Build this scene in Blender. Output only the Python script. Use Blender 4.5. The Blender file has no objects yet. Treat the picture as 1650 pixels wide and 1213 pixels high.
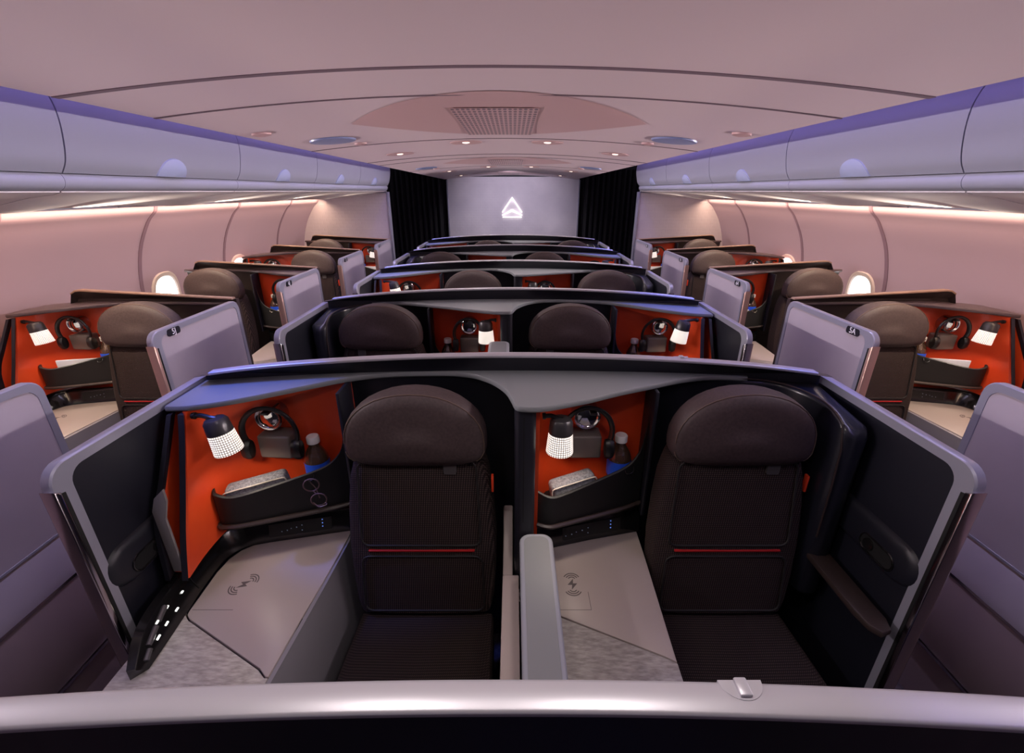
import bpy, bmesh, math, random
from mathutils import Vector, Matrix
random.seed(5)
C = bpy.context.scene
COL = C.collection
PI = math.pi

# ------------------------------------------------------------------ materials
def lin(c):
    r = []
    for v in c:
        v /= 255.0
        r.append(v / 12.92 if v <= .04045 else ((v + .055) / 1.055) ** 2.4)
    return (*r, 1)

def mat(name, col, rough=.5, metal=0, spec=.5, emit=None, es=0, coat=0, alpha=None, trans=0):
    m = bpy.data.materials.new(name); m.use_nodes = True
    b = m.node_tree.nodes['Principled BSDF']
    b.inputs['Base Color'].default_value = lin(col)
    b.inputs['Roughness'].default_value = rough
    b.inputs['Metallic'].default_value = metal
    b.inputs['Specular IOR Level'].default_value = spec
    b.inputs['Coat Weight'].default_value = coat
    b.inputs['Coat Roughness'].default_value = .15
    b.inputs['Transmission Weight'].default_value = trans
    if emit:
        b.inputs['Emission Color'].default_value = lin(emit)
        b.inputs['Emission Strength'].default_value = es
    return m

def nodes(m):
    return m.node_tree.nodes, m.node_tree.links, m.node_tree.nodes['Principled BSDF']

def noise_mix(m, c1, c2, scale, detail=6, stretch=(1, 1, 1), lo=.35, hi=.65, bump=0, rot=0):
    n, l, b = nodes(m)
    tc = n.new('ShaderNodeTexCoord'); mp = n.new('ShaderNodeMapping')
    mp.inputs['Scale'].default_value = stretch; mp.inputs['Rotation'].default_value = (0, 0, rot)
    nz = n.new('ShaderNodeTexNoise'); nz.inputs['Scale'].default_value = scale; nz.inputs['Detail'].default_value = detail
    cr = n.new('ShaderNodeValToRGB')
    cr.color_ramp.elements[0].position = lo; cr.color_ramp.elements[1].position = hi
    cr.color_ramp.elements[0].color = lin(c1); cr.color_ramp.elements[1].color = lin(c2)
    l.new(tc.outputs['Object'], mp.inputs['Vector']); l.new(mp.outputs['Vector'], nz.inputs['Vector'])
    l.new(nz.outputs['Fac'], cr.inputs['Fac']); l.new(cr.outputs['Color'], b.inputs['Base Color'])
    if bump:
        bp = n.new('ShaderNodeBump'); bp.inputs['Strength'].default_value = bump; bp.inputs['Distance'].default_value = .002
        l.new(nz.outputs['Fac'], bp.inputs['Height']); l.new(bp.outputs['Normal'], b.inputs['Normal'])
    return m

def weave(m, c1, c2, scale, bump=.6):
    """rows of small staggered cells, like a knitted seat fabric"""
    n, l, b = nodes(m)
    tc = n.new('ShaderNodeTexCoord')
    mp = n.new('ShaderNodeMapping'); mp.inputs['Rotation'].default_value = (0, PI / 4, 0)
    l.new(tc.outputs['Object'], mp.inputs['Vector'])
    sep = n.new('ShaderNodeSeparateXYZ'); l.new(mp.outputs['Vector'], sep.inputs[0])
    def s(o):
        mu = n.new('ShaderNodeMath'); mu.operation = 'MULTIPLY'; mu.inputs[1].default_value = scale
        l.new(o, mu.inputs[0])
        si = n.new('ShaderNodeMath'); si.operation = 'SINE'; l.new(mu.outputs[0], si.inputs[0]); return si.outputs[0]
    p = n.new('ShaderNodeMath'); p.operation = 'MULTIPLY'
    sa = n.new('ShaderNodeMath'); sa.operation = 'ADD'
    l.new(sep.outputs[1], sa.inputs[0]); l.new(sep.outputs[2], sa.inputs[1])
    l.new(s(sep.outputs[0]), p.inputs[0]); l.new(s(sa.outputs[0]), p.inputs[1])
    cr = n.new('ShaderNodeValToRGB')
    cr.color_ramp.elements[0].position = 0; cr.color_ramp.elements[1].position = .55
    cr.color_ramp.elements[0].color = lin(c1); cr.color_ramp.elements[1].color = lin(c2)
    l.new(p.outputs[0], cr.inputs['Fac']); l.new(cr.outputs['Color'], b.inputs['Base Color'])
    bp = n.new('ShaderNodeBump'); bp.inputs['Strength'].default_value = bump; bp.inputs['Distance'].default_value = .0015
    l.new(p.outputs[0], bp.inputs['Height']); l.new(bp.outputs['Normal'], b.inputs['Normal'])
    return m

M = {}
M['ceiling'] = mat('ceiling_panel', (226, 204, 208), .55)
M['lens'] = mat('ceiling_lens', (210, 172, 172), .5)
M['ceil_seam'] = mat('ceiling_seam', (120, 98, 108), .7)
M['disc'] = mat('ceiling_disc', (140, 150, 190), .3)
M['bin'] = mat('bin_plastic', (158, 159, 170), .48)
M['bin_latch'] = mat('latch_plastic', (170, 178, 204), .25)
M['psu'] = mat('service_panel', (236, 230, 230), .5)
M['wall'] = mat('wall_panel', (172, 150, 162), .5)
M['seam'] = mat('wall_gasket', (128, 104, 118), .6)
M['glow_pane'] = mat('daylight_pane', (255, 255, 255), .4, emit=(255, 252, 250), es=5)
M['bezel'] = mat('window_bezel', (220, 210, 205), .4)
M['floor'] = noise_mix(mat('carpet', (60, 50, 56), .95), (44, 36, 42), (66, 56, 62), 60, bump=.3)
M['curtain'] = mat('curtain_cloth', (22, 21, 28), .85)
M['shell'] = mat('shell_black', (27, 27, 36), .42)
M['shell_d'] = mat('shell_dark_lining', (20, 20, 28), .6)
M['shell_w'] = mat('shell_brown', (52, 42, 40), .35)
M['rim'] = mat('rim_silver', (186, 184, 192), .38, metal=.5)
M['rim_w'] = mat('rim_bronze', (176, 146, 128), .35, metal=.3)
M['wing'] = mat('wing_gloss', (26, 27, 36), .3, coat=.35)
M['shelf'] = mat('shelf_satin', (118, 121, 125), .4)
M['shelf_w'] = mat('shelf_bronze', (88, 74, 78), .4)
M['red'] = noise_mix(mat('red_lining', (206, 56, 26), .42, coat=.1), (208, 62, 26), (220, 76, 34), 6)
M['leather'] = noise_mix(mat('headrest_leather', (56, 45, 46), .6, spec=.35), (60, 49, 50), (70, 57, 58), 120, bump=.2)
M['fabric'] = weave(mat('seat_fabric', (46, 38, 38), .9, spec=.2), (32, 25, 26), (80, 65, 63), 620)
M['fabric2'] = weave(mat('seat_cushion_fabric', (40, 33, 33), .9, spec=.2), (32, 25, 25), (62, 50, 49), 720, .4)
M['pipe'] = mat('seat_piping', (24, 20, 21), .7)
M['stitch'] = mat('seat_stitching', (92, 74, 66), .7)
M['red_trim'] = mat('red_thread', (170, 24, 26), .6)
M['tab'] = mat('seat_tab', (70, 66, 68), .5)
M['orange_tab'] = mat('orange_tab', (235, 70, 36), .5)
M['door_in'] = mat('door_inner', (21, 22, 32), .45)
M['door_out'] = noise_mix(mat('door_outer', (166, 157, 167), .42), (162, 153, 163), (170, 161, 171), 3)
M['door_frame'] = mat('door_frame', (152, 152, 166), .32, metal=.3)
M['chrome'] = mat('chrome', (190, 185, 190), .16, metal=1)
M['brass'] = mat('warm_metal', (214, 178, 160), .35, metal=.6)  # warm light on window door edge strips, put into the metal colour
M['dark_chrome'] = mat('dark_chrome', (90, 86, 92), .2, metal=1)
M['gloss'] = mat('gloss_black', (20, 19, 20), .15, coat=.4)
M['black'] = mat('matt_black', (20, 20, 21), .55)
M['slot'] = mat('slot_black', (6, 6, 8), .7)
M['lid'] = mat('console_taupe', (164, 152, 148), .42)
M['side'] = mat('console_side', (128, 124, 132), .45)
M['marble'] = noise_mix(mat('marble', (150, 142, 138), .4), (132, 126, 122), (180, 174, 170), 34, 12, (1, 3.5, 1), .30, .70, rot=.9)
M['cream'] = mat('armrest_cream', (212, 196, 192), .4)
M['grey_cap'] = mat('divider_cap', (128, 130, 133), .5)
M['grey_edge'] = mat('divider_edge', (150, 152, 162), .4)
M['symbol'] = mat('symbol_print', (84, 76, 76), .6)
M['led_white'] = mat('white_led', (255, 255, 255), .4, emit=(255, 252, 245), es=4)
M['led_blue'] = mat('blue_led', (120, 160, 255), .4, emit=(110, 150, 255), es=.6)
M['led_dim'] = mat('dim_led', (120, 130, 150), .4, emit=(140, 150, 180), es=.2)
M['handset'] = mat('handset_grey', (100, 98, 100), .25, metal=.5)
M['mirror'] = mat('mirror_glass', (200, 200, 200), .08, metal=1)
M['hp'] = mat('headphone_black', (26, 25, 26), .35)
M['socket'] = mat('lamp_socket', (52, 50, 52), .3)
M['flap'] = mat('flap_grey', (104, 96, 92), .35)
M['cap'] = mat('bottle_cap', (235, 232, 230), .4)
M['bottle'] = mat('bottle_plastic', (84, 62, 50), .06, coat=1, trans=.25)
M['blue'] = mat('bottle_label', (40, 88, 222), .4)
M['kit'] = noise_mix(mat('kit_fabric', (120, 120, 126), .9), (96, 96, 102), (140, 140, 146), 150, bump=.3)
M['kit_zip'] = mat('kit_zip', (205, 198, 190), .35, metal=.3)
M['tablet'] = mat('tablet_grey', (126, 121, 121), .4)
M['paper'] = mat('paper', (190, 190, 200), .6)
M['specs'] = mat('spectacle_frame', (96, 72, 76), .35)
M['badge'] = mat('badge_black', (34, 34, 40), .3)
M['letters'] = mat('badge_letters', (235, 235, 238), .5)
M['fair'] = mat('fairing_taupe', (130, 113, 117), .5)
M['fair_s'] = mat('fairing_sill', (166, 158, 170), .42)
M['navy'] = mat('navy_panel', (34, 30, 48), .45)
M['logo'] = mat('logo_light', (255, 255, 255), .4, emit=(255, 246, 240), es=1.8)
M['led_purple'] = mat('cove_led', (255, 255, 255), .4, emit=(120, 96, 255), es=5)
M['led_warm'] = mat('wall_led', (255, 255, 255), .4, emit=(255, 190, 140), es=4)
M['bulb'] = mat('downlight_bulb', (255, 255, 255), .4, emit=(255, 225, 205), es=1.2)

def plaster(name, c1, c2):
    m = noise_mix(mat(name, c1, .6), c1, c2, 2.2, 8)
    n, l, b = nodes(m)
    tc = n.new('ShaderNodeTexCoord'); mp = n.new('ShaderNodeMapping'); mp.inputs['Rotation'].default_value = (PI / 2, 0, 0)
    br = n.new('ShaderNodeTexBrick'); br.inputs['Scale'].default_value = 6
    br.inputs['Color1'].default_value = (1, 1, 1, 1); br.inputs['Color2'].default_value = (.75, .75, .75, 1); br.inputs['Mortar'].default_value = (.5, .5, .5, 1)
    br.inputs['Mortar Size'].default_value = .03; br.inputs['Mortar Smooth'].default_value = .4
    bp = n.new('ShaderNodeBump'); bp.inputs['Strength'].default_value = .35; bp.inputs['Distance'].default_value = .006
    l.new(tc.outputs['Object'], mp.inputs['Vector']); l.new(mp.outputs['Vector'], br.inputs['Vector'])
    l.new(br.outputs['Color'], bp.inputs['Height']); l.new(bp.outputs['Normal'], b.inputs['Normal'])
    return m
M['plaster'] = plaster('partition_plaster', (204, 196, 206), (220, 212, 220))

def dots(name, base, dot, scale, emit=None, es=0, axis='grid', thr=.25):
    m = mat(name, base, .45)
    n, l, b = nodes(m)
    uv = n.new('ShaderNodeUVMap')
    sep = n.new('ShaderNodeSeparateXYZ'); l.new(uv.outputs['UV'], sep.inputs[0])
    outs = []
    for i in (0, 1):
        mu = n.new('ShaderNodeMath'); mu.operation = 'MULTIPLY'; mu.inputs[1].default_value = scale[i] * PI
        l.new(sep.outputs[i], mu.inputs[0])
        si = n.new('ShaderNodeMath'); si.operation = 'SINE'; l.new(mu.outputs[0], si.inputs[0])
        ab = n.new('ShaderNodeMath'); ab.operation = 'ABSOLUTE'; l.new(si.outputs[0], ab.inputs[0]); outs.append(ab.outputs[0])
    mi = n.new('ShaderNodeMath'); mi.operation = 'MULTIPLY'; l.new(outs[0], mi.inputs[0]); l.new(outs[1], mi.inputs[1])
    cr = n.new('ShaderNodeValToRGB'); cr.color_ramp.elements[0].position = thr; cr.color_ramp.elements[1].position = thr + .12
    cr.color_ramp.elements[0].color = lin(base); cr.color_ramp.elements[1].color = lin(dot)
    l.new(mi.outputs[0], cr.inputs['Fac']); l.new(cr.outputs['Color'], b.inputs['Base Color'])
    if emit:
        c2 = n.new('ShaderNodeValToRGB'); c2.color_ramp.elements[0].position = thr; c2.color_ramp.elements[1].position = thr + .2
        c2.color_ramp.elements[0].color = (.10, .09, .085, 1); c2.color_ramp.elements[1].color = lin(emit)
        l.new(mi.outputs[0], c2.inputs['Fac']); l.new(c2.outputs['Color'], b.inputs['Emission Color'])
        b.inputs['Emission Strength'].default_value = es
    return m
M['shade'] = dots('lamp_shade_dots', (150, 142, 136), (255, 250, 244), (36, 9), (255, 242, 228), 2.1, thr=.46)
M['grill'] = dots('ceiling_grill', (210, 172, 172), (120, 96, 104), (17, 15), thr=.42)

# ------------------------------------------------------------------ geometry collector
TR = dict(m=1, dx=0, dy=0)

class G:
    def __init__(s): s.v, s.f, s.uv = [], [], None
    def add(s, v, f):
        o = len(s.v); s.v += [tuple(p) for p in v]; s.f += [tuple(i + o for i in q) for q in f]; return s
    def bm(s, bm):
        bm.verts.index_update(); s.add([v.co[:] for v in bm.verts], [[v.index for v in f.verts] for f in bm.faces]); bm.free(); return s
    def box(s, x0, y0, z0, x1, y1, z1, bev=0, seg=2, R=None):
        b = bmesh.new(); bmesh.ops.create_cube(b, size=1)
        for v in b.verts:
            v.co = Vector(((x0 + x1) / 2 + v.co.x * (x1 - x0), (y0 + y1) / 2 + v.co.y * (y1 - y0), (z0 + z1) / 2 + v.co.z * (z1 - z0)))
        if bev: bmesh.ops.bevel(b, geom=list(b.edges), offset=bev, segments=seg, affect='EDGES', profile=.5)
        if R is not None:
            c = Vector(((x0 + x1) / 2, (y0 + y1) / 2, (z0 + z1) / 2))
            for v in b.verts: v.co = c + R @ (v.co - c)
        return s.bm(b)
    def prism(s, poly, ax, lo, hi, bev=0, seg=2):
        """poly in the plane normal to ax; ax x: (y,z), y: (x,z), z: (x,y)"""
        b = bmesh.new()
        def P(p, h): return {'x': (h, p[0], p[1]), 'y': (p[0], h, p[1]), 'z': (p[0], p[1], h)}[ax]
        A = [b.verts.new(P(p, lo)) for p in poly]; B = [b.verts.new(P(p, hi)) for p in poly]
        n = len(poly); b.faces.new(A); b.faces.new(B[::-1])
        for i in range(n): b.faces.new((A[i], B[i], B[(i + 1) % n], A[(i + 1) % n]))
        bmesh.ops.recalc_face_normals(b, faces=b.faces)
        if bev:
            ed = [e for e in b.edges if (e.verts[0] in A) == (e.verts[1] in A)]
            bmesh.ops.bevel(b, geom=ed, offset=bev, segments=seg, affect='EDGES', profile=.5)
        return s.bm(b)
    def loft(s, rings, cap=True, closed=True):
        n = len(rings[0]); v = [p for r in rings for p in r]; f = []
        for i in range(len(rings) - 1):
            for j in range(n if closed else n - 1):
                k = (j + 1) % n
                f.append((i * n + j, i * n + k, (i + 1) * n + k, (i + 1) * n + j))
        if cap and closed: f += [tuple(range(n))[::-1], tuple((len(rings) - 1) * n + j for j in range(n))]
        b = bmesh.new(); vs = [b.verts.new(p) for p in v]
        for q in f:
            try: b.faces.new([vs[i] for i in q])
            except ValueError: pass
        bmesh.ops.recalc_face_normals(b, faces=b.faces)
        return s.bm(b)
    def sheet(s, rows, th):
        """rows of points -> sheet with thickness th along (0,1,0)-ish offset given by vector or function"""
        off = [[tuple(Vector(p) + Vector(th(p) if callable(th) else th)) for p in r] for r in rows]
        rings = [a + b[::-1] for a, b in zip(rows, off)]
        return s.loft(rings)
    def tube(s, path, r, n=8, closed=False, flat=1):
        path = [Vector(p) for p in path]; N = len(path); rings = []; up = None
        for i, p in enumerate(path):
            if closed: t = path[(i + 1) % N] - path[i - 1]
            else: t = path[min(i + 1, N - 1)] - path[max(i - 1, 0)]
            t.normalize()
            if up is None: up = t.orthogonal().normalized()
            up = (up - t * up.dot(t)).normalized(); q = t.cross(up)
            rr = r[i] if isinstance(r, (list, tuple)) else r
            rings.append([tuple(p + (up * math.cos(a) * flat + q * math.sin(a)) * rr) for a in [2 * PI * k / n for k in range(n)]])
        if closed: rings.append(rings[0])
        return s.loft(rings, cap=not closed)
    def lathe(s, prof, org=(0, 0, 0), n=20, R=None, uv=False):
        """prof (r,h) along local z"""
        o = Vector(org); rings = []
        for r, h in prof:
            rings.append([tuple(o + (R @ Vector((r * math.cos(a), r * math.sin(a), h)) if R is not None else Vector((r * math.cos(a), r * math.sin(a), h)))) for a in [2 * PI * k / n for k in range(n)]])
        return s.loft(rings)
    def grid(s, rows):
        return s.loft(rows, cap=False, closed=False)
    def make(s, name, m, parent=None, base=None, sm=38, uv=None):
        mm, dx, dy = TR['m'], TR['dx'], TR['dy']
        v = [(mm * p[0] + dx, p[1] + dy, p[2]) for p in s.v]
        f = [q[::-1] for q in s.f] if mm < 0 else s.f
        loc = Vector((0, 0, 0))
        if parent is not None: loc = Vector(parent['_w'])
        elif base is not None: loc = Vector((mm * base[0] + dx, base[1] + dy, base[2]))
        me = bpy.data.meshes.new(name)
        me.from_pydata([tuple(Vector(p) - loc) for p in v], [], f)
        me.materials.append(M[m] if isinstance(m, str) else m)
        me.validate()
        me.polygons.foreach_set('use_smooth', [True] * len(me.polygons))
        me.set_sharp_from_angle(angle=math.radians(sm))
        if uv:
            L = me.uv_layers.new(name='UVMap')
            for lp in me.loops:
                L.data[lp.index].uv = uv(s.v[lp.vertex_index])
        o = bpy.data.objects.new(name, me); COL.objects.link(o)
        if parent is not None: o.parent = parent
        else: o.location = loc
        o['_w'] = tuple(loc)
        return o

def tag(o, label=None, cat=None, group=None, kind=None):
    if label: o['label'] = label
    if cat: o['category'] = cat
    if group: o['group'] = group
    if kind: o['kind'] = kind
    return o

def thing(name, base, label, cat, group=None):
    o = bpy.data.objects.new(name, None); COL.objects.link(o)
    loc = (TR['m'] * base[0] + TR['dx'], base[1] + TR['dy'], base[2])
    o.location = loc; o['_w'] = loc; o.empty_display_size = .1
    return tag(o, label, cat, group)

def setting(o): return tag(o, kind='structure')
def smooth_path(pts, k=4, closed=False):
    """Catmull-Rom through the points"""
    P = [Vector(p) for p in pts]; n = len(P); out = []
    for i in range(n if closed else n - 1):
        p0 = P[i - 1] if (i > 0 or closed) else P[0]; p1 = P[i]; p2 = P[(i + 1) % n]
        p3 = P[(i + 2) % n] if (i + 2 < n or closed) else P[-1]
        for j in range(k):
            t = j / k
            out.append(.5 * ((2 * p1) + (p2 - p0) * t + (2 * p0 - 5 * p1 + 4 * p2 - p3) * t * t + (3 * p1 - p0 - 3 * p2 + p3) * t ** 3))
    if not closed: out.append(P[-1])
    return [tuple(p) for p in out]
def rrect(x0, y0, x1, y1, r, n=5):
    o = []
    for cx, cy, a in ((x1 - r, y1 - r, 0), (x0 + r, y1 - r, 1), (x0 + r, y0 + r, 2), (x1 - r, y0 + r, 3)):
        for k in range(n + 1):
            t = (a + k / n) * PI / 2; o.append((cx + r * math.cos(t), cy + r * math.sin(t)))
    return o

# ------------------------------------------------------------------ camera
H = 1.83; F = 733.0
th = math.atan((606.5 - 307) / F)
cam = bpy.data.cameras.new('camera'); co = bpy.data.objects.new('camera', cam); COL.objects.link(co)
co.location = (0, 0, H); co.rotation_euler = (PI / 2 - th, 0, 0)
cam.sensor_width = 36; cam.lens = 36 * F / 1650; cam.shift_x = -2 / 1650; cam.clip_start = .02
C.camera = co

# ------------------------------------------------------------------ cabin setting
Y0, YB, YE = -2.6, 6.3, 8.5
g = G(); g.box(-2.9, Y0, -.05, 2.9, YE + .3, 0); setting(g.make('floor', 'floor'))

WALLP = smooth_path([(2.62, 0, 0), (2.74, 0, .4), (2.80, 0, .85), (2.795, 0, 1.15), (2.72, 0, 1.42), (2.60, 0, 1.62), (2.52, 0, 1.70), (2.50, 0, 1.78)], 4)
def cabin_wall(sx, side):
    g = G(); rows = [[(sx * p[0], y, p[2]) for p in WALLP] for y in [Y0, 0, 2, 4, YB]]
    g.sheet(rows, (sx * .04, 0, 0)); setting(g.make('wall_' + side, 'wall'))
for sx, side in ((-1, 'left'), (1, 'right')): cabin_wall(sx, side)
tn = 0
for sx in (-1, 1):
    for y in (1.3, 2.36, 3.42, 4.48, 5.54):
        g = G(); rows = [[(sx * (p[0] - .001), y + d + .03 * (1.2 - p[2]), p[2]) for p in WALLP] for d in (-.016, .016)]
        g.sheet(rows, (sx * -.004, 0, 0)); tn += 1; setting(g.make('trim_%d' % tn, 'seam'))

def wall_x(z):
    for a, b in zip(WALLP, WALLP[1:]):
        if a[2] <= z <= b[2]: return a[0] + (b[0] - a[0]) * (z - a[2]) / max(1e-6, b[2] - a[2])
    return 2.5
wn = 0
for sx in (-1, 1):
    for y in (3.66, 4.72):
        wn += 1; zc = 1.03
        root = bpy.data.objects.new('window_%d' % wn, None); COL.objects.link(root)
        xw = sx * (wall_x(zc) - .002); root.location = (xw, y, zc); root['_w'] = (xw, y, zc); root['kind'] = 'structure'
        def oval(w, h, off, n=28):
            r = []
            for k in range(n):
                a = 2 * PI * k / n; c, s_ = math.cos(a), math.sin(a)
                yy = w * math.copysign(abs(c) ** .75, c); zz = h * math.copysign(abs(s_) ** .75, s_)
                r.append((sx * (wall_x(zc + zz) - off), y + yy, zc + zz))
            return r
        G().loft([oval(.155, .205, 0), oval(.15, .2, .014), oval(.128, .175, .014), oval(.118, .165, .004)], cap=False).make('window_frame', 'bezel', root)
        v = oval(.12, .167, .005); G().add(v, [tuple(range(len(v)))]).make('window_pane', 'glow_pane', root)

# ceiling ------------------------------------------------
CXO = -.05; XC = 1.125
def cz(x, y): return 2.052 + .068 * (1 - (x / XC) ** 2) - .0062 * max(0, y - 1.3)
g = G(); xs = [XC * (k / 12 - 1) for k in range(25)]
ys = [Y0, -1, 0] + [.5 + .5 * k for k in range(17)]
rows = [[(x + CXO, y, cz(x, y)) for x in xs] for y in ys]
g.sheet(rows, lambda p: (0, 0, .05)); setting(g.make('ceiling', 'ceiling'))
for y in (-.35, 1.35, 1.70, 2.95, 4.05, 4.40, 5.65):
    g = G(); w = .011 if y in (1.35, 4.05) else .006
    g.sheet([[(x + CXO, y + d, cz(x, y) - .0005) for x in xs] for d in (-w, w)], (0, 0, -.002))
    tn += 1; setting(g.make('trim_%d' % tn, 'ceil_seam'))
# cove above the ceiling edges and the crown behind it
for sx, side in ((-1, 'left'), (1, 'right')):
    g = G(); pr = smooth_path([(sx * .95, 0, 2.40), (sx * 1.35, 0, 2.39), (sx * 1.62, 0, 2.33), (sx * 1.8, 0, 2.24)], 4)
    g.sheet([[(p[0], y, p[2]) for p in pr] for y in (Y0, 2, YE)], (0, 0, .03)); tn += 1; setting(g.make('trim_%d' % tn, 'ceiling'))

def ceil_round(name, cx, cy, r, m, label, cat, group, bulb=False):
    o = thing(name, (cx + CXO, cy, cz(cx, cy)), label, cat, group)
    def ring(rr, dz): return [(cx + CXO + rr * math.cos(a), cy + rr * math.sin(a), cz(cx + rr * math.cos(a), cy + rr * math.sin(a)) + dz) for a in [2 * PI * k / 28 for k in range(28)]]
    if bulb:
        G().loft([ring(r, -.001), ring(r * .96, -.005), ring(r * .8, -.003), ring(r * .3, -.001)]).make('trim_ring', 'lens', o)
        G().loft([ring(r * .22, -.002), ring(r * .2, -.006), ring(r * .1, -.008)]).make('lamp', 'bulb', o)
        l = bpy.data.lights.new('downlight', 'SPOT'); l.energy = 11; l.color = (1, .90, .85); l.spot_size = 2.2; l.spot_blend = .8; l.shadow_soft_size = .06
        lo = bpy.data.objects.new('downlight_beam', l); COL.objects.link(lo); lo.location = (cx + CXO, cy, cz(cx, cy) - .03)
    else:
        G().loft([ring(r, -.001), ring(r * .97, -.008), ring(r * .6, -.012), ring(r * .1, -.013)]).make('cover', m, o)
    return o
def lens_panel(cy, label):
    o = thing('ceiling_lens_panel', (CXO, cy, cz(0, cy)), label, 'ceiling panel', 'lens shaped ceiling panels')
    N = 24; W = .63
    def half(t, sgn, k): # t -1..1
        return cy + sgn * .56 * k * (1 - t * t) ** 1.0
    rows = []
    for a in range(9):
        s_ = -1 + 2 * a / 8
        rows.append([(CXO - .01 + W * t, half(t, s_, 1), cz(W * t, half(t, s_, 1)) - .002 - .005 * (1 - s_ * s_) * (1 - t * t)) for t in [-1 + 2 * k / N for k in range(N + 1)]])
    G().grid(rows).make('lens', 'lens', o)
    rows = []
    for a in range(9):
        y = cy - .30 + .80 * a / 8
        sv = (y - cy) / .56
        rows.append([(CXO - .02 + x, y, cz(x, y) - .0085) for x in [-.165 + .33 * k / 8 for k in range(9)]])
    G().grid(rows).make('air_grill', 'grill', o, uv=lambda p: ((p[0] - CXO + .02 + .165) / .33, (p[1] - cy + .30) / .80))
    return o
for i, y in enumerate((2.2, 4.9, 7.6)):
    nm = ('nearest and largest, its square dotted grill clear', 'second along the cabin, behind four downlights', 'farthest, just before the logo wall')[i]
    lens_panel(y, 'pink lens shaped ceiling panel, ' + nm)
wh = ('on the nearest ceiling panel', 'on the second ceiling panel', 'on the ceiling panel above the camera', 'on the last ceiling panel')
for i, y in enumerate((0, 2.7, -2.7, 4.1)):  # overhead row is added unseen for its light, last row brightens the end wall
    for sx, sd in ((-1, 'left'), (1, 'right')) if i < 2 else ():
        ceil_round('ceiling_disc', sx * .875, 2.62 + y, .115, 'disc', 'blue grey round ceiling cover %s, %s of the lens' % (wh[i], sd), 'ceiling cover', 'round blue grey ceiling covers')
        ceil_round('smoke_detector', sx * .80, 2.84 + y, .035, 'lens', 'tiny ceiling sensor behind the %s blue grey cover %s' % (sd, wh[i]), 'sensor', 'small round ceiling sensors')
        if i == 0: ceil_round('smoke_detector', sx * 1.03, 2.2, .04, 'lens', 'small pink ceiling sensor near the %s purple light cove' % sd, 'sensor', 'small round ceiling sensors')
    for k, x in enumerate((-.76, -.24, .26, .78)):
        if (i == 2 and k in (0, 3)) or (i == 3 and k in (1, 2)): continue
        ceil_round('ceiling_downlight', x, (3.62, 3.13, 3.13, 3.62)[k] + y, .10, 'ceiling', '%s recessed downlight from the left %s' % (('first', 'second', 'third', 'fourth')[k], wh[i].replace('panel', 'panel row')), 'downlight', 'round recessed ceiling downlights', True)

# overhead bins ------------------------------------------
FACE = smooth_path([(1.602, 0, 1.888), (1.578, 0, 1.925), (1.562, 0, 1.98), (1.552, 0, 2.05), (1.556, 0, 2.11), (1.585, 0, 2.17), (1.66, 0, 2.21), (1.80, 0, 2.23)], 4)
BULGE = smooth_path([(1.612, 0, 1.886), (1.604, 0, 1.874), (1.603, 0, 1.858), (1.612, 0, 1.84), (1.632, 0, 1.828)], 3)
PSU = [(1.632, 1.824), (1.66, 1.816), (1.75, 1.806), (1.85, 1.796), (1.95, 1.784), (2.05, 1.772), (2.15, 1.760), (2.25, 1.752), (2.33, 1.745)]
def bins(sx, side):
    ys = [-.44 + 1.105 * k for k in range(7)]; ys[-1] = YB - .012
    for k in range(6):
        y0, y1 = ys[k] + .003, ys[k + 1] - .003
        order = ('nearest, cut by the frame edge', 'second nearest', 'third', 'fourth', 'fifth', 'last before the partition')[k]
        if k == 0 : order = 'just above the camera'
        if k >= 1: order = ('nearest, cut by the frame edge', 'second along, with the biggest visible latch', 'third along', 'fourth along', 'last before the end partition')[k - 1]
        o = thing('overhead_bin', (sx * 1.6, (y0 + y1) / 2, 1.83), 'pale curved overhead bin on the %s side, %s' % (side, order), 'overhead bin', 'overhead bins along the %s wall' % side)
        G().sheet([[(sx * p[0], y, p[2]) for p in FACE] for y in (y0, y1)], (sx * .03, 0, 0)).make('bin_door', 'bin', o)
        G().sheet([[(sx * p[0], y, p[2]) for p in BULGE] for y in (y0 - .002, y1 + .002)], (sx * .06, 0, .004)).make('bin_lip', 'bin', o)
        G().box(min(sx * 1.66, sx * 2.4), y0, 1.85, max(sx * 1.66, sx * 2.4), y1, 2.30).make('bin_body', 'bin', o)
        yc = ys[k] + .5525
        # half-round latch pocket
        n = 14; rr = []
        for q, (r, d) in enumerate(((.098, -.001), (.094, .006), (.075, .012), (.04, .016), (.005, .017))):
            row = []
            for j in range(n + 1):
                a = PI * j / n; z = 1.889 + .80 * r * math.sin(a); y = yc + r * math.cos(a)
                x = 1.60
                for A, B in zip(FACE, FACE[1:]):
                    if A[2] <= z <= B[2]: x = A[0] + (B[0] - A[0]) * (z - A[2]) / (B[2] - A[2])
                row.append((sx * (x - d), y, z))
            rr.append(row)
        G().grid(rr).make('latch', 'bin_latch', o)
        # reading light / service panel under the bin, with two soft lobes
        rows = []; NY = 28
        for j in range(NY + 1):
            y = y0 + (y1 - y0) * j / NY; t = (y - y0) / (y1 - y0)
            lob = max(0, math.sin(2 * PI * t * 1.0 + .6)) ** .8
            row = []
            for i, (x, z) in enumerate(PSU):
                w = max(0, (i - 2) / (len(PSU) - 3))
                row.append((sx * (x + .0 - .05 * lob * w), y, z - .028 * lob * math.sin(PI * min(1, w * 1.15)) ))
            rows.append(row)
        G().sheet(rows, (0, 0, .02)).make('service_panel', 'psu', o)
        G().box(min(sx * 2.34, sx * 2.43), y0, 1.735, max(sx * 2.34, sx * 2.43), y1, 1.75).make('light_channel', 'bin', o)
for sx, side in ((-1, 'left'), (1, 'right')): bins(sx, side)

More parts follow.
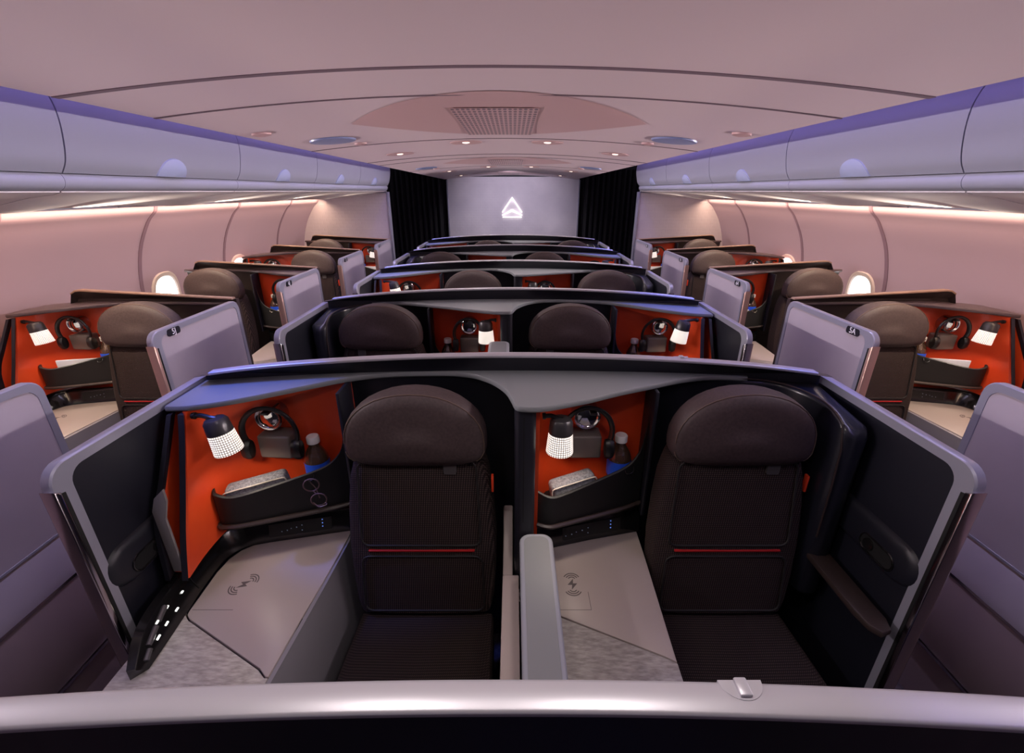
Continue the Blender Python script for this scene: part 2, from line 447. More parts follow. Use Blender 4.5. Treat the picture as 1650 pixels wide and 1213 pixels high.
# end partitions, curtains, logo wall --------------------
for sx, side in ((-1, 'left'), (1, 'right')):
    g = G(); pts = [(sx * 1.635, 0), (sx * 1.635, 1.80)] + [(sx * (q[0] + .03), q[2]) for q in reversed(FACE[:18])][::-1][:0] + [(sx * 2.85, 1.80), (sx * 2.85, 0)]
    g.prism(pts, 'y', YB, YB + .06); setting(g.make('wall_end_' + side, 'plaster'))
    g = G().box(min(sx * 1.605, sx * 1.634), YB - .01, 0, max(sx * 1.605, sx * 1.634), YB + .07, 1.815, .004); tn += 1; setting(g.make('trim_%d' % tn, 'door_frame'))
    g = G().box(min(sx * 1.636, sx * 2.85), YB + .01, 1.80, max(sx * 1.636, sx * 2.85), YB + .05, 2.3); setting(g.make('wall_above_bins_' + side, 'bin'))
    # pleated curtain
    n = 90; x0, x1 = 1.165, 2.35
    row = [(sx * (x0 + (x1 - x0) * k / n), YE - .32 + .035 * math.sin(k * .95) + .012 * math.sin(k * 2.3), 0) for k in range(n + 1)]
    g = G().sheet([[(p[0], p[1], z) for p in row] for z in (.02, .7, 1.4, 2.15)], (0, .012, 0))
    tag(g.make('aisle_curtain', 'curtain', base=(sx * 1.7, YE - .32, .02)), 'dark pleated curtain closing the aisle %s of the logo wall' % side, 'curtain', 'aisle curtains')
g = G().box(-1.14, YE, 0, 1.14, YE + .1, 2.05, .004); setting(g.make('wall_back', 'plaster'))
g = G().box(-2.9, YE + .15, 0, 2.9, YE + .2, 2.4); setting(g.make('wall_far', 'shell_d'))
for sx in (-1, 1):
    g = G().box(min(sx * 1.125, sx * 1.15), YE - .02, 0, max(sx * 1.125, sx * 1.15), YE - .002, 2.0, .004); tn += 1; setting(g.make('trim_%d' % tn, 'door_frame'))
def bar(g, a, b, w, y0, y1, w2=None):
    a, b = Vector((a[0], 0, a[1])), Vector((b[0], 0, b[1])); d = (b - a).normalized(); n = Vector((-d.z, 0, d.x))
    w2 = w if w2 is None else w2
    q = [a + n * w / 2, b + n * w2 / 2, b - n * w2 / 2, a - n * w / 2]
    g.prism([(p.x, p.z) for p in q], 'y', y0, y1)
lz, lx = 1.545, -.02
o = thing('logo_sign', (lx, YE - .02, lz - .14), 'glowing white triangle logo on the pale end wall', 'sign')
g = G(); ya, yb = YE - .028, YE - .002
bar(g, (lx - .172, lz - .068), (lx + .003, lz + .172), .013, ya, yb); bar(g, (lx + .172, lz - .068), (lx - .003, lz + .172), .013, ya, yb)
g.make('triangle_outline', 'logo', o)
g = G(); bar(g, (lx - .175, lz - .118), (lx, lz - .036), .008, ya, yb, .036); bar(g, (lx + .175, lz - .118), (lx, lz - .036), .008, ya, yb, .036)
g.make('chevron', 'logo', o)
g = G(); bar(g, (lx - .165, lz - .15), (lx + .165, lz - .152), .010, ya, yb); g.make('base_line', 'logo', o)

# ------------------------------------------------------------------ suites
# front edge of the ledge under the rim (plan), console side to the left of each seat
EDGE_A = [(-1.050, 1.232), (-.981, 1.229), (-.90, 1.246), (-.82, 1.276), (-.74, 1.314), (-.65, 1.36), (-.573, 1.399), (-.50, 1.424), (-.438, 1.434), (-.36, 1.438), (-.272, 1.438), (-.20, 1.434), (-.14, 1.418), (-.10, 1.392), (-.06, 1.350), (-.023, 1.286), (-.006, 1.225)]
EDGE_B = [(.004, 1.182), (.02, 1.165), (.06, 1.160), (.104, 1.169), (.16, 1.192), (.228, 1.223), (.33, 1.28), (.444, 1.336), (.56, 1.395), (.65, 1.426), (.72, 1.436), (.80, 1.440)]
STY = ['centre']
def drop(x):
    if STY[0] == 'centre': return .03 * x * x
    if STY[0] == 'windowB': return .022 + .16 * max(0, .42 - x) ** 2 + .012 * max(0, x - .5)
    return .022 + .012 * max(0, -x - .3)
def shell_parts(o, edge, xa, xb, rimz, round_out, style, ledge=True, foot=(-9, 9)):
    """rear shell of a suite: wall, rim, ledge. rimz(x) height of the rim, rimy(x) bow."""
    ms, mr, mf = (('shell', 'rim', 'shelf'), ('shell_w', 'rim_w', 'shelf_w'))[style == 'window']
    def by(x): return -.03 * (abs(x) / 1.0) ** 2 if style == 'centre' else 0
    N = 40; xs = [xa + (xb - xa) * k / N for k in range(N + 1)]
    def top(x):
        z = rimz(x)
        if round_out:  # rounded outboard end
            xo, s_ = round_out; d = (x - xo) * s_
            if d < 0: return 1.2445 - drop(x)
            R = .075
            if d < R: z = 1.258 - drop(x) + (z - 1.258 + drop(x)) * math.sqrt(max(0, 1 - (1 - d / R) ** 2))
        return z
    rings = []
    for x in xs:
        t, b = top(x), by(x)
        xf = min(max(x, foot[0]), foot[1])
        zk = min(1.25, t - .006)
        rings.append([(x, 1.412 + b, t), (x, 1.44 + b, t), (x, 1.478 + b * .4, zk), (xf, 1.478, 0), (xf, 1.447, 0), (x, 1.449 + b * .3, zk + .003)])
    G().loft(rings).make('back_wall', ms, o)
    rx = [x for x in xs if top(x) > 1.267 - drop(x) * (STY[0] != 'centre')]
    rings = []
    for x in rx:
        t, b = top(x), by(x)
        rings.append([(x, 1.410 + b, t + .0005), (x, 1.4085 + b, t + .006), (x, 1.4095 + b, t + .0085), (x, 1.412 + b, t + .010), (x, 1.440 + b, t + .010), (x, 1.444 + b, t + .008), (x, 1.446 + b, t + .004), (x, 1.446 + b, t + .0005)])
    G().loft(rings).make('rim', mr, o)
    if ledge:
        e = [tuple(p[:2]) for p in smooth_path([(p[0], p[1], 0) for p in edge], 3)]
        e = [(x, min(y, 1.440 + by(x) * .3)) for x, y in e]
        back = [(edge[-1][0], 1.448 + by(edge[-1][0]) * .3), (edge[len(edge) // 2][0], 1.4485), (edge[0][0], 1.448 + by(edge[0][0]) * .3)]
        gl = G()
        # the plate is split into strips so it can follow the bow of the shell
        E = sorted(e, key=lambda p: p[0]); rings = []
        for x, y in E:
            yb_ = 1.4485 + by(x) * .3; y = min(y, yb_ - .004); d = drop(x)
            rings.append([(x, yb_, 1.243 - d), (x, yb_, 1.262 - d), (x, y + .007, 1.262 - d), (x, y + .002, 1.2605 - d), (x, y, 1.257 - d), (x, y, 1.248 - d), (x, y + .004, 1.243 - d)])
        gl.loft(rings).make('ledge', mf, o)
def column(o, style):
    G().prism(rrect(.004, 1.18, .068, 1.440, .02), 'z', 0, 1.242).make('divider_column', 'shell', o)
    G().box(.03, 1.178, .84, .033, 1.1815, 1.22).make('column_groove', 'slot', o)
def wing(o, style):
    pl = smooth_path([(.72, 1.440, 0), (.80, 1.437, 0), (.87, 1.426, 0), (.92, 1.394, 0), (.95, 1.344, 0), (.963, 1.27, 0), (.967, 1.185, 0)], 4)
    g = G(); out = [p[:2] for p in pl] + [(.975, 1.165), (.995, 1.155), (1.02, 1.155), (1.038, 1.165), (1.046, 1.185), (1.046, 1.436), (.9, 1.438)]
    g.prism(out, 'z', .55, 1.252, .016, 3)
    g.v = [(x, y, z - (drop(x) if z > 1 else 0) - (.055 * max(0, (1.30 - y) / .145) ** 2.5 if z > 1 else 0)) for x, y, z in g.v]
    g.make('headrest_wing', 'wing', o)
    rimp = [(p[0] + .001, p[1] - .001, 1.2535 - drop(p[0]) - .055 * max(0, (1.30 - p[1]) / .145) ** 2.5) for p in pl] + [(.972, 1.166, 1.12), (.973, 1.160, 1.0), (.974, 1.158, .80)]
    G().tube(rimp, .003, 6).make('wing_piping', 'shell_w', o)
    G().prism([(.972, 1.20), (1.043, 1.20), (1.043, .92), (1.03, .885), (1.0, .875), (.98, .90), (.972, .95)], 'z', .702, .725, .006).make('armrest_ledge', 'shell_w', o)

DXK = [0]
def lining_part(o, kind):
    if kind == 'A':
        T = [(-.988, 1.228), (-.988, 1.28), (-.968, 1.35), (-.89, 1.398), (-.78, 1.415), (-.565, 1.430)]
        B = [(-.973, 1.04), (-.985, 1.15), (-.975, 1.27), (-.92, 1.36), (-.8, 1.408), (-.565, 1.430)]
        z0 = .752
    else:
        T = [(.080, 1.205), (.080, 1.27), (.084, 1.35), (.12, 1.405), (.22, 1.420), (.455, 1.430)]
        B = [(.080, 1.225), (.080, 1.27), (.084, 1.34), (.12, 1.395), (.22, 1.415), (.455, 1.428)]
        z0 = .752
    T = smooth_path([(p[0], p[1], 0) for p in T], 4); B = smooth_path([(p[0], p[1], 0) for p in B], 4)
    rows = []
    for k in range(9):
        t = k / 8
        rows.append([(b[0] + (a[0] - b[0]) * t, b[1] + (a[1] - b[1]) * t, z0 + (1.241 - drop(a[0] + DXK[0]) - z0) * t) for a, b in zip(T, B)])
    cx, cy = sum(p[0] for p in T) / len(T), 1.2
    def off(p):
        d = Vector((p[0] - cx, p[1] - cy, 0)); d.normalize(); return d * .012
    G().sheet(rows, off).make('red_lining', 'red', o)
    if kind == 'A':
        zt = 1.2385 - drop((-.99 if STY[0] != 'windowB' else -.985) + DXK[0])
        ed = smooth_path([(-.988, 1.222, zt), (-.984, 1.190, 1.13), (-.980, 1.128, .985), (-.976, 1.076, .87), (-.973, 1.034, .752)], 5)
        G().loft([[(p[0] + .004, p[1] - .008, p[2]), (p[0] - .015, p[1] - .008, p[2]), (p[0] - .016, p[1] - .006, p[2]), (p[0] - .020, p[1] + .10, p[2]), (p[0] - .012, p[1] + .10, p[2]), (p[0] - .008, p[1] + .006, p[2])] for p in ed]).make('divider_panel', 'shell', o)
        # literature pocket between the divider and the door
        z2 = 1.2395 - drop(-1.045 + DXK[0]); g = G().box(-1.036, 1.285, .76, -1.003, 1.295, z2); g.box(-1.036, 1.06, .752, -.996, 1.29, .762); g.prism([(1.228, z2), (1.296, z2), (1.296, .755), (1.06, .755), (1.085, .93), (1.14, 1.05)], 'x', -1.040, -1.036); g.make('pocket_lining', 'red', o)
        eo = smooth_path([(-1.032, 1.222, z2), (-1.034, 1.13, 1.05), (-1.034, 1.06, .93), (-1.030, 1.03, .752)], 5)
        G().loft([[(p[0] + .006, p[1] - .004, p[2]), (p[0] - .008, p[1] - .004, p[2]), (p[0] - .008, p[1] + .03, p[2]), (p[0] - .003, p[1] + .03, p[2])] for p in eo]).make('pocket_edge', 'shell', o)
        G().box(-.568, 1.32, .752, -.556, 1.440, 1.241 - drop(-.56 + DXK[0]), .003).make('niche_end', 'shell', o)
    else:
        G().box(.456, 1.32, .752, .468, 1.440, 1.241 - drop(.46), .003).make('niche_end', 'shell', o)

def bx(kind, x):   # console features are set out for the A console; B is a little narrower
    return x if kind == 'A' else .085 + (x + .97) * (.372 / .405)

def basket(o, kind):
    K = [(-.980, 1.30, .925), (-.985, 1.25, .926), (-.972, 1.222, .922), (-.93, 1.222, .908), (-.88, 1.236, .909), (-.766, 1.275, .931), (-.66, 1.312, .955), (-.615, 1.330, .978), (-.585, 1.345, 1.02), (-.572, 1.352, 1.10), (-.570, 1.355, 1.14)]
    if kind == 'B': K = K[2:]; K[0] = (-.975, 1.235, .922)
    top = smooth_path([(bx(kind, p[0]), p[1], p[2]) for p in K], 4)
    rings = []
    for p in top:
        rings.append([(p[0], p[1] - .004, .800), (p[0], p[1] - .004, p[2] - .004), (p[0] - .001, p[1] + .001, p[2]), (p[0], p[1] + .008, p[2] - .003), (p[0], p[1] + .008, .800)])
    G().loft(rings).make('pocket_front', 'black', o)
    fl = [(p[0], p[1] + .008) for p in top] + [(bx(kind, -.57), 1.425), (bx(kind, -.93), 1.355), (bx(kind, -.972), 1.30)]
    if kind == 'B': fl = [(p[0], p[1] + .008) for p in top] + [(bx(kind, -.57), 1.425), (bx(kind, -.93), 1.40), (bx(kind, -.966), 1.34)]
    G().prism(fl, 'z', .790, .802).make('pocket_floor', 'black', o)
    lip = [(p[0], p[1] - .012, .795) for p in top]
    G().tube(lip, .008, 6).make('pocket_ledge', 'shell_w', o)
    h = bx(kind, -.632 if kind == 'B' else -.688)
    i = min(range(len(top)), key=lambda k: abs(top[k][0] - h)); p = top[i]
    G().tube(smooth_path([(h - .014, p[1] - .006, p[2] - .012), (h - .013, p[1] - .014, p[2] - .024), (h, p[1] - .016, p[2] - .026), (h + .013, p[1] - .010, p[2] - .020), (h + .014, p[1] - .002, p[2] - .008)], 3), .0022, 6).make('hook', 'gloss', o)
    return top

def control_bank(o, kind):
    if kind == 'A':
        S = [((-.590, 1.354), (-.59, 1.374), (-.59, 1.42), .745), ((-.75, 1.317), (-.75, 1.337), (-.75, 1.41), .745), ((-.88, 1.287), (-.886, 1.306), (-.90, 1.38), .745), ((-.95, 1.262), (-.966, 1.279), (-1.00, 1.33), .745), ((-.985, 1.204), (-1.005, 1.207), (-1.036, 1.215), .745), ((-.986, 1.09), (-1.012, 1.085), (-1.036, 1.085), .745), ((-.976, .987), (-1.002, .955), (-1.032, .955), .743), ((-.968, .90), (-.988, .865), (-1.018, .865), .728), ((-.962, .82), (-.966, .795), (-.988, .79), .695)]
    else:
        S = [((.466, 1.350), (.466, 1.370), (.466, 1.42), .745), ((.28, 1.303), (.28, 1.322), (.28, 1.41), .745), ((.15, 1.265), (.15, 1.284), (.15, 1.40), .745), ((.082, 1.245), (.082, 1.262), (.082, 1.40), .745)]
    rings = []
    def cr(i):
        return smooth_path([(s[i][0], s[i][1], s[3]) for s in S], 4)
    I, T, O = cr(0), cr(1), cr(2)
    for a, b, c in zip(I, T, O):
        b = Vector(b); c = Vector(c); a = Vector(a)
        d = (c - b); e = min(.012, d.length * .5)
        rings.append([(a.x, a.y, .6605), (b.x, b.y, b.z - .004), tuple(b + d.normalized() * .004), tuple(c), (c.x, c.y, .6605)])
    G().loft(rings).make('control_bank', 'gloss', o)
    # inset control strip on the rear face
    def face(t, h, out=.0015):   # t along rear face, h 0..1 up
        a0, a1 = (Vector((S[1][0][0] - .10 * (kind == 'A') - .09 * (kind == 'B'), 0, 0)), None)
        xL, xR = ((-.88, -.66) if kind == 'A' else (.125, .40))
        x = xL + (xR - xL) * t
        pts = sorted([(s[0], s[1]) for s in S[:3]]); 
        for (ia, ta), (ib, tb) in zip(pts, pts[1:]):
            if ia[0] <= x <= ib[0] + 1e-6:
                u = (x - ia[0]) / (ib[0] - ia[0])
                ip = Vector((x, ia[1] + (ib[1] - ia[1]) * u, .66)); tp = Vector((x, ta[1] + (tb[1] - ta[1]) * u, .745))
                p = ip + (tp - ip) * h
                return p + Vector((.2, -1, .2)).normalized() * out
        return Vector((x, 1.3, .7))
    rows = [[tuple(face(t, h)) for t in (.03, .2, .4, .6, .8, .97)] for h in (.22, .78)]
    c = G().sheet(rows, (.0003, -.0015, .0003)).make('control_strip', 'black', o)
    for (t, h, m, r) in [(.22, .42, 'led_dim', .0018), (.30, .44, 'led_dim', .002), (.36, .5, 'led_dim', .0016), (.44, .52, 'led_dim', .0022), (.52, .36, 'led_dim', .002), (.52, .58, 'led_dim', .002), (.83, .40, 'led_blue', .0022), (.83, .55, 'led_blue', .0022), (.83, .70, 'led_blue', .0022)]:
        p = face(t, h, .004); G().lathe([(r, 0), (r, .0012)], p, 8, Matrix.Rotation(PI / 2, 3, 'X')).make('indicator', m, c)
    if kind == 'A':
        def fin(y, h, out=.0015):
            for (a, b) in zip(S[3:], S[4:]):
                if b[0][1] <= y <= a[0][1]:
                    u = (y - b[0][1]) / (a[0][1] - b[0][1])
                    ip = Vector((b[0][0] + (a[0][0] - b[0][0]) * u, y, .6605)); 
                    tp = Vector((b[1][0] + (a[1][0] - b[1][0]) * u, b[1][1] + (a[1][1] - b[1][1]) * u, b[3] + (a[3] - b[3]) * u))
                    d = (tp - ip); nrm = Vector((-d.z, 0, d.x)); nrm = Vector((abs(d.z), -.1, abs(d.x))).normalized()
                    return ip + d * h + nrm * out
            return Vector((-.97, y, .7))
        for y, h, L in ((1.035, .62, .006), (.99, .40, .010), (.985, .75, .007), (.945, .45, .011), (.94, .80, .008), (.905, .45, .013)):
            a, b = fin(y - L / 2, h, .0015), fin(y + L / 2, h, .0015)
            G().tube([a, (a + b) / 2, b], .0024, 8).make('light_button', 'led_white', o)
        for y, h, L in ((.965, .88, .04), (.905, .80, .05), (.858, .62, .03)):
            a, b = fin(y - L / 2, h - .10, .003), fin(y + L / 2, h - .04, .003)
            G().tube([a, (a + b) / 2, b], .0075, 8).make('seat_switch', 'handset', o)
        p = fin(1.10, .5, .001)
        G().tube([fin(1.075, .15, .001), fin(1.075, .5, .001), fin(1.078, .9, .001)], .0012, 6).make('bank_groove', 'slot', o)

def console(where, kind, dirn):
    A = kind == 'A'
    bxx = (-.80, .9, 0) if A else (.27, .9, 0)
    o = thing('side_console', bxx, 'taupe side console with red niche ' + where, 'console', 'side consoles')
    if A:
        lid = [(-.60, 1.352), (-.75, 1.318), (-.88, 1.288), (-.925, 1.274), (-.955, 1.25), (-.975, 1.21), (-.982, 1.15), (-.975, 1.0), (-.972, .987), (-.955, .972), (-.672, .823), (-.645, .80), (-.637, .80), (-.628, .95), (-.615, 1.10), (-.605, 1.24)]
        mar = [(-.637, .797), (-.647, .797), (-.674, .819), (-.957, .968), (-.976, .985), (-.984, 1.0), (-1.04, 1.04), (-1.04, .44), (-.64, .44)]
        body = [(-.61, 1.40), (-1.035, 1.40), (-1.035, .445), (-.645, .445), (-.64, .80), (-.62, 1.1)]
        gx = -.602
    else:
        lid = [(.457, 1.346), (.28, 1.303), (.15, 1.266), (.084, 1.246), (.084, 1.183), (.131, 1.183), (.131, 1.0), (.139, .984), (.412, .856), (.44, .84), (.444, .95), (.450, 1.10), (.455, 1.24)]
        mar = [(.44, .836), (.412, .852), (.137, .980), (.131, .984), (.131, .44), (.43, .44)]
        body = [(.455, 1.40), (.085, 1.40), (.085, 1.185), (.132, 1.185), (.132, .445), (.43, .445), (.44, .84)]
        gx = .47
    G().prism(body, 'z', 0 if DXK[0] == 0 else .32, .642).make('console_body', 'navy', o)
    G().prism(lid, 'z', .643, .660, .003).make('console_lid', 'lid', o)
    G().prism(mar, 'z', .643, .6595, .002).make('marble_table', 'marble', o)
    # sloping flank between console and seat
    L = [(-.605, 1.34), (-.618, 1.10), (-.628, .95), (-.642, .75), (-.645, .45)] if A else [(.455, 1.34), (.447, 1.1), (.440, .95), (.434, .75), (.428, .45)]
    wd = (.055 if DXK[0] == 0 else .036) if A else .004
    rings = []
    for i, (x, y) in enumerate(L):
        rings.append([(x + .002, y, .655), (x + (.012 if A else .003), y, .652), (x + wd * (.5 + .12 * i), y, .47), (x + wd * (.6 + .12 * i), y, .05), (x + .002, y, .05)])
    G().loft(rings).make('console_flank', 'side', o)
    if A:
        g = G(); pa = smooth_path([(-.633, .99, .648), (-.634, .92, .640), (-.639, .85, .628), (-.640, .70, .622), (-.642, .5, .62)], 4)
        g.tube(pa, [.004] + [.012] * (len(pa) - 1), 8); g.make('flank_slot', 'gloss', o)
    lining_part(o, kind); basket(o, kind); control_bank(o, kind)
    # charging symbol on the lid
    sx_, sy_ = (-.865, 1.10) if A else (.190, 1.10)
    g = G(); z0, z1 = .6602, .6606
    g.prism([(sx_ + .004, sy_ + .020), (sx_ - .014, sy_ - .002), (sx_ - .001, sy_ - .002), (sx_ - .004, sy_ - .020), (sx_ + .014, sy_ + .003), (sx_ + .002, sy_ + .003)], 'z', z0, z1)
    for sg in (1, -1):
        for r in (.012, .019, .026):
            arc = [(sx_ + r * math.cos(a), sy_ + sg * (.016 + r * math.sin(a))) for a in [PI * (.15 + .7 * k / 8) for k in range(9)]]
            inn = [(sx_ + (r - .003) * math.cos(a), sy_ + sg * (.016 + (r - .003) * math.sin(a))) for a in [PI * (.85 - .7 * k / 8) for k in range(9)]]
            g.prism(arc + inn, 'z', z0, z1)
    ca, sa = (math.cos(-.7), math.sin(-.7)) if A else (1, 0)
    g.v = [(sx_ + 1.1 * ((x - sx_) * ca - (y - sy_) * sa), sy_ + 1.1 * ((x - sx_) * sa + (y - sy_) * ca), z) for x, y, z in g.v]
    g.make('charging_symbol', 'symbol', o)
    g = G(); xa, xb = (-.968, -.845) if A else (.135, .235)
    g.box(xa, 1.003, .6598, xb, 1.0044, .6603)
    if not A: g.box(xb, 1.003, .6598, xb + .0014, 1.07, .6603)
    g.make('hatch_line', 'symbol', o)
    # round mirror and grey stowage flap on the lining
    mx, mz = (-.823, 1.122) if A else (.247, 1.126)
    Ry = Matrix.Rotation(PI / 2, 3, 'X')
    mo = G().lathe([(.046, -.045), (.046, .012), (.042, .016), (.034, .013), (.032, .010)], (mx, 1.372, mz), 26, Ry).make('mirror_ring', 'chrome', o)
    G().lathe([(.0325, .008), (.030, .014), (.018, .0165), (.003, .0175)], (mx, 1.372, mz), 26, Ry).make('mirror', 'mirror', mo)
    fx0, fx1 = (-.864, -.750) if A else (.193, .299)
    R = Matrix.Rotation(math.radians(-4), 3, 'Z') if A else None
    fo = G().box(fx0, 1.336, .980, fx1, 1.408, 1.066, .008, 3, R).make('stowage_flap', 'flap', o)
    G().box(mx + .015 - .012, 1.318, 1.153, mx + .015 + .012, 1.40, 1.163, .003).make('headphone_hook', 'hp', o)
    return o

LAMP_W = 2.4
def lamp(where, kind):
    zo = 0 if STY[0] == 'centre' else -.022
    if kind == 'A': base, hd, top, bot = (-.980, 1.236, 1.196), (-.878, 1.222, 1.198), (-.875, 1.222, 1.19), (-.889, 1.222, 1.076); tilt = (.052, 0, -.115)
    else: base, hd, top, bot = (.0855, 1.232, 1.197), (.140, 1.222, 1.180), (.145, 1.222, 1.178), (.148, 1.222, 1.074); tilt = (-.0, 0, -1)
    base = (base[0], base[1], base[2] + zo)
    o = thing('reading_lamp', base, 'dark reading lamp with glowing dotted shade ' + where, 'lamp', 'reading lamps in the niches')
    t = Vector((.17, 0, -1)).normalized() if kind == 'A' else Vector((-.02, 0, -1)).normalized()
    c = Vector((-.900, 1.222, 1.182)) if kind == 'A' else Vector((.146, 1.225, 1.180))
    c.z += zo
    G().tube(smooth_path([(base[0] + .012, base[1], base[2]), (base[0] + .03, base[1], base[2] + .001), tuple(c + Vector((-.012, 0, .014))), tuple(c + Vector((.004, 0, .012)))], 3), .0075, 8).make('arm', 'hp', o)
    G().lathe([(.010, 0), (.011, .010)], (base[0] + .003, base[1], base[2]), 12, Matrix.Rotation(PI / 2, 3, 'Y')).make('mount', 'hp', o)
    q = Vector((0, 0, 1)).rotation_difference(t).to_matrix()
    G().lathe([(.010, -.016), (.028, -.012), (.035, -.002), (.0375, .030), (.0378, .034)], c, 24, q).make('socket', 'socket', o)
    G().lathe([(.0372, .0345), (.0395, .062), (.0425, .100), (.0422, .102)], c, 24, q).make('shade', 'shade', o, uv=None)
    l = bpy.data.lights.new('lamp_bulb', 'SPOT'); l.energy = LAMP_W; l.color = (1, .84, .68); l.spot_size = 2.4; l.spot_blend = .7; l.shadow_soft_size = .02
    lo = bpy.data.objects.new('lamp_bulb', l); COL.objects.link(lo); p = c + t * .104
    lo.location = (TR['m'] * p.x + TR['dx'], p.y + TR['dy'], p.z); lo.rotation_euler = Vector((TR['m'] * t.x, t.y, t.z)).to_track_quat('-Z', 'Y').to_euler()
    return o, c, q

def add_shade_uv(ob, c, q):
    me = ob.data; L = me.uv_layers.new(name='UVMap'); w = Vector(ob.parent['_w']); qi = q.inverted()
    mm, dx, dy = TR['m'], TR['dx'], TR['dy']
    for p in me.polygons:
        us = []
        for li in p.loop_indices:
            v = me.vertices[me.loops[li].vertex_index].co + w
            lv = qi @ (Vector((mm * (v.x - dx), v.y - dy, v.z)) - c)
            us.append((li, math.atan2(lv.y, lv.x) / (2 * PI) + .5, (lv.z - .0345) / .0645))
        hi = max(u[1] for u in us)
        for li, u, vv in us:
            if hi - u > .5: u += 1
            L.data[li].uv = (u, vv)

def headphones(where, kind):
    cx, cz_ = (-.807, 1.085) if kind == 'A' else (.247, 1.087)
    y = 1.326
    o = thing('headphones', (cx, y, cz_ - .08), 'black headphones hanging around the mirror ' + where, 'headphones', 'headphones in the niches')
    k = 1 if kind == 'A' else .9
    arc = [(cx + .090 * k * math.sin(a) , y - .002, cz_ + .004 + .088 * math.cos(a)) for a in [math.radians(-118 + 236 * j / 22) for j in range(23)]]
    G().tube(arc, .0075, 8, flat=1.4).make('headband', 'hp', o)
    for s in (-1, 1):
        G().lathe([(.012, -.018), (.034, -.014), (.038, -.004), (.038, .006), (.032, .014), (.01, .016)], (cx + s * .083 * k, y - .004, cz_ - .058), 18, Matrix.Rotation(PI / 2, 3, 'Y') @ Matrix.Diagonal((1, .6, 1))).make('ear_cup', 'hp', o)
    return o

def bottle(where, kind):
    x, y, z = (-.690, 1.369, .8035) if kind == 'A' else (.374, 1.378, .8035)
    o = thing('water_bottle', (x, y, z), 'bottle with white cap and blue label ' + where, 'bottle', 'water bottles in the niche pockets')
    b = (x, y, z)
    G().lathe([(.012, 0), (.034, .002), (.040, .012), (.040, .07), (.0385, .076), (.0405, .084), (.0412, .155), (.039, .168), (.033, .184), (.024, .200), (.0175, .211), (.0165, .222)], b, 24).make('body', 'bottle', o)
    G().lathe([(.0408, .092), (.0420, .096), (.0420, .150), (.0412, .154)], b, 24).make('label_band', 'blue', o)
    G().lathe([(.019, .2215), (.0215, .2225), (.0215, .244), (.019, .2475), (.004, .248)], b, 22).make('cap', 'cap', o)
    return o

def kit(where, kind):
    c = Vector((-.862, 1.292, .872)) if kind == 'A' else Vector((.205, 1.305, .872))
    W = .098 if kind == 'A' else .08
    o = thing('amenity_case', (c.x, c.y, .81), 'grey fabric zipped case in the pocket ' + where, 'case', 'grey cases in the niche pockets')
    R = Matrix.Rotation(math.radians(16), 3, 'Z') @ Matrix.Rotation(math.radians(-9), 3, 'Y')
    g = G(); g.box(c.x - W, c.y - .028, c.z - .05, c.x + W, c.y + .028, c.z + .06, .016, 3, R); g.make('case_body', 'kit', o)
    pts = [c + R @ Vector(p) for p in ((-W - .001, -.028, -.04), (-W - .001, -.028, .040), (-W + .02, -.0292, .052), (0, -.0292, .052), (W - .02, -.0292, .052), (W + .001, -.028, .040), (W + .001, -.028, -.04))]
    G().tube(smooth_path(pts, 3), .0025, 6).make('zip', 'kit_zip', o)

def card(where, kind):
    x0, x1 = (-.93, -.72) if kind == 'A' else (.13, .30)
    g = G(); g.box(x0, 1.296, .8035, x1, 1.306, .935, .001, 1, Matrix.Rotation(math.radians(12), 3, 'Z'))
    o = g.make('menu_card', 'paper', base=((x0 + x1) / 2, 1.3, .803)); tag(o, 'pale menu card standing in the pocket ' + where, 'card', 'menu cards in the niche pockets')

def tablet(where):
    g = G(); g.prism([(-1.026, .765), (-1.026, .985), (-1.008, 1.03), (-.975, 1.06), (-.975, 1.02), (-.995, .96), (-.995, .765)], 'y', 1.050, 1.058, .001)
    tag(g.make('tablet', 'tablet', base=(-1.01, 1.14, .80)), 'grey tablet in the narrow red pocket ' + where, 'tablet')

def glasses(where):
    o = thing('eyeglasses', (-.668, 1.28, .90), 'round eyeglasses hanging on the pocket ' + where, 'eyeglasses')
    y = 1.272; c1 = Vector((-.676, y, .918)); c2 = Vector((-.658, y - .004, .862)) 
    for c in (c1, c2):
        G().tube([tuple(c + Vector((.024 * math.cos(a), .006 * math.cos(a), .024 * math.sin(a)))) for a in [2 * PI * k / 24 for k in range(24)]], .0022, 6, True).make('lens_rim', 'specs', o)
    G().tube(smooth_path([tuple(c1 + Vector((.004, 0, -.024))), tuple(c1 + Vector((.010, -.004, -.029))), tuple(c2 + Vector((-.004, 0, .024)))], 3), .0018, 6).make('bridge', 'specs', o)
    G().tube(smooth_path([tuple(c1 + Vector((-.006, 0, .023))), tuple(c1 + Vector((-.006, .012, .0))), tuple(c1 + Vector((.008, .010, -.02))), tuple(c2 + Vector((.0, .008, .0)))], 3), .0018, 6).make('temple', 'specs', o)
    G().tube(smooth_path([tuple(c2 + Vector((.02, 0, -.012))), tuple(c2 + Vector((.026, -.006, -.016))), tuple(c2 + Vector((.0, -.008, -.024))), tuple(c2 + Vector((-.018, -.004, -.008)))], 3), .0018, 6).make('temple', 'specs', o)

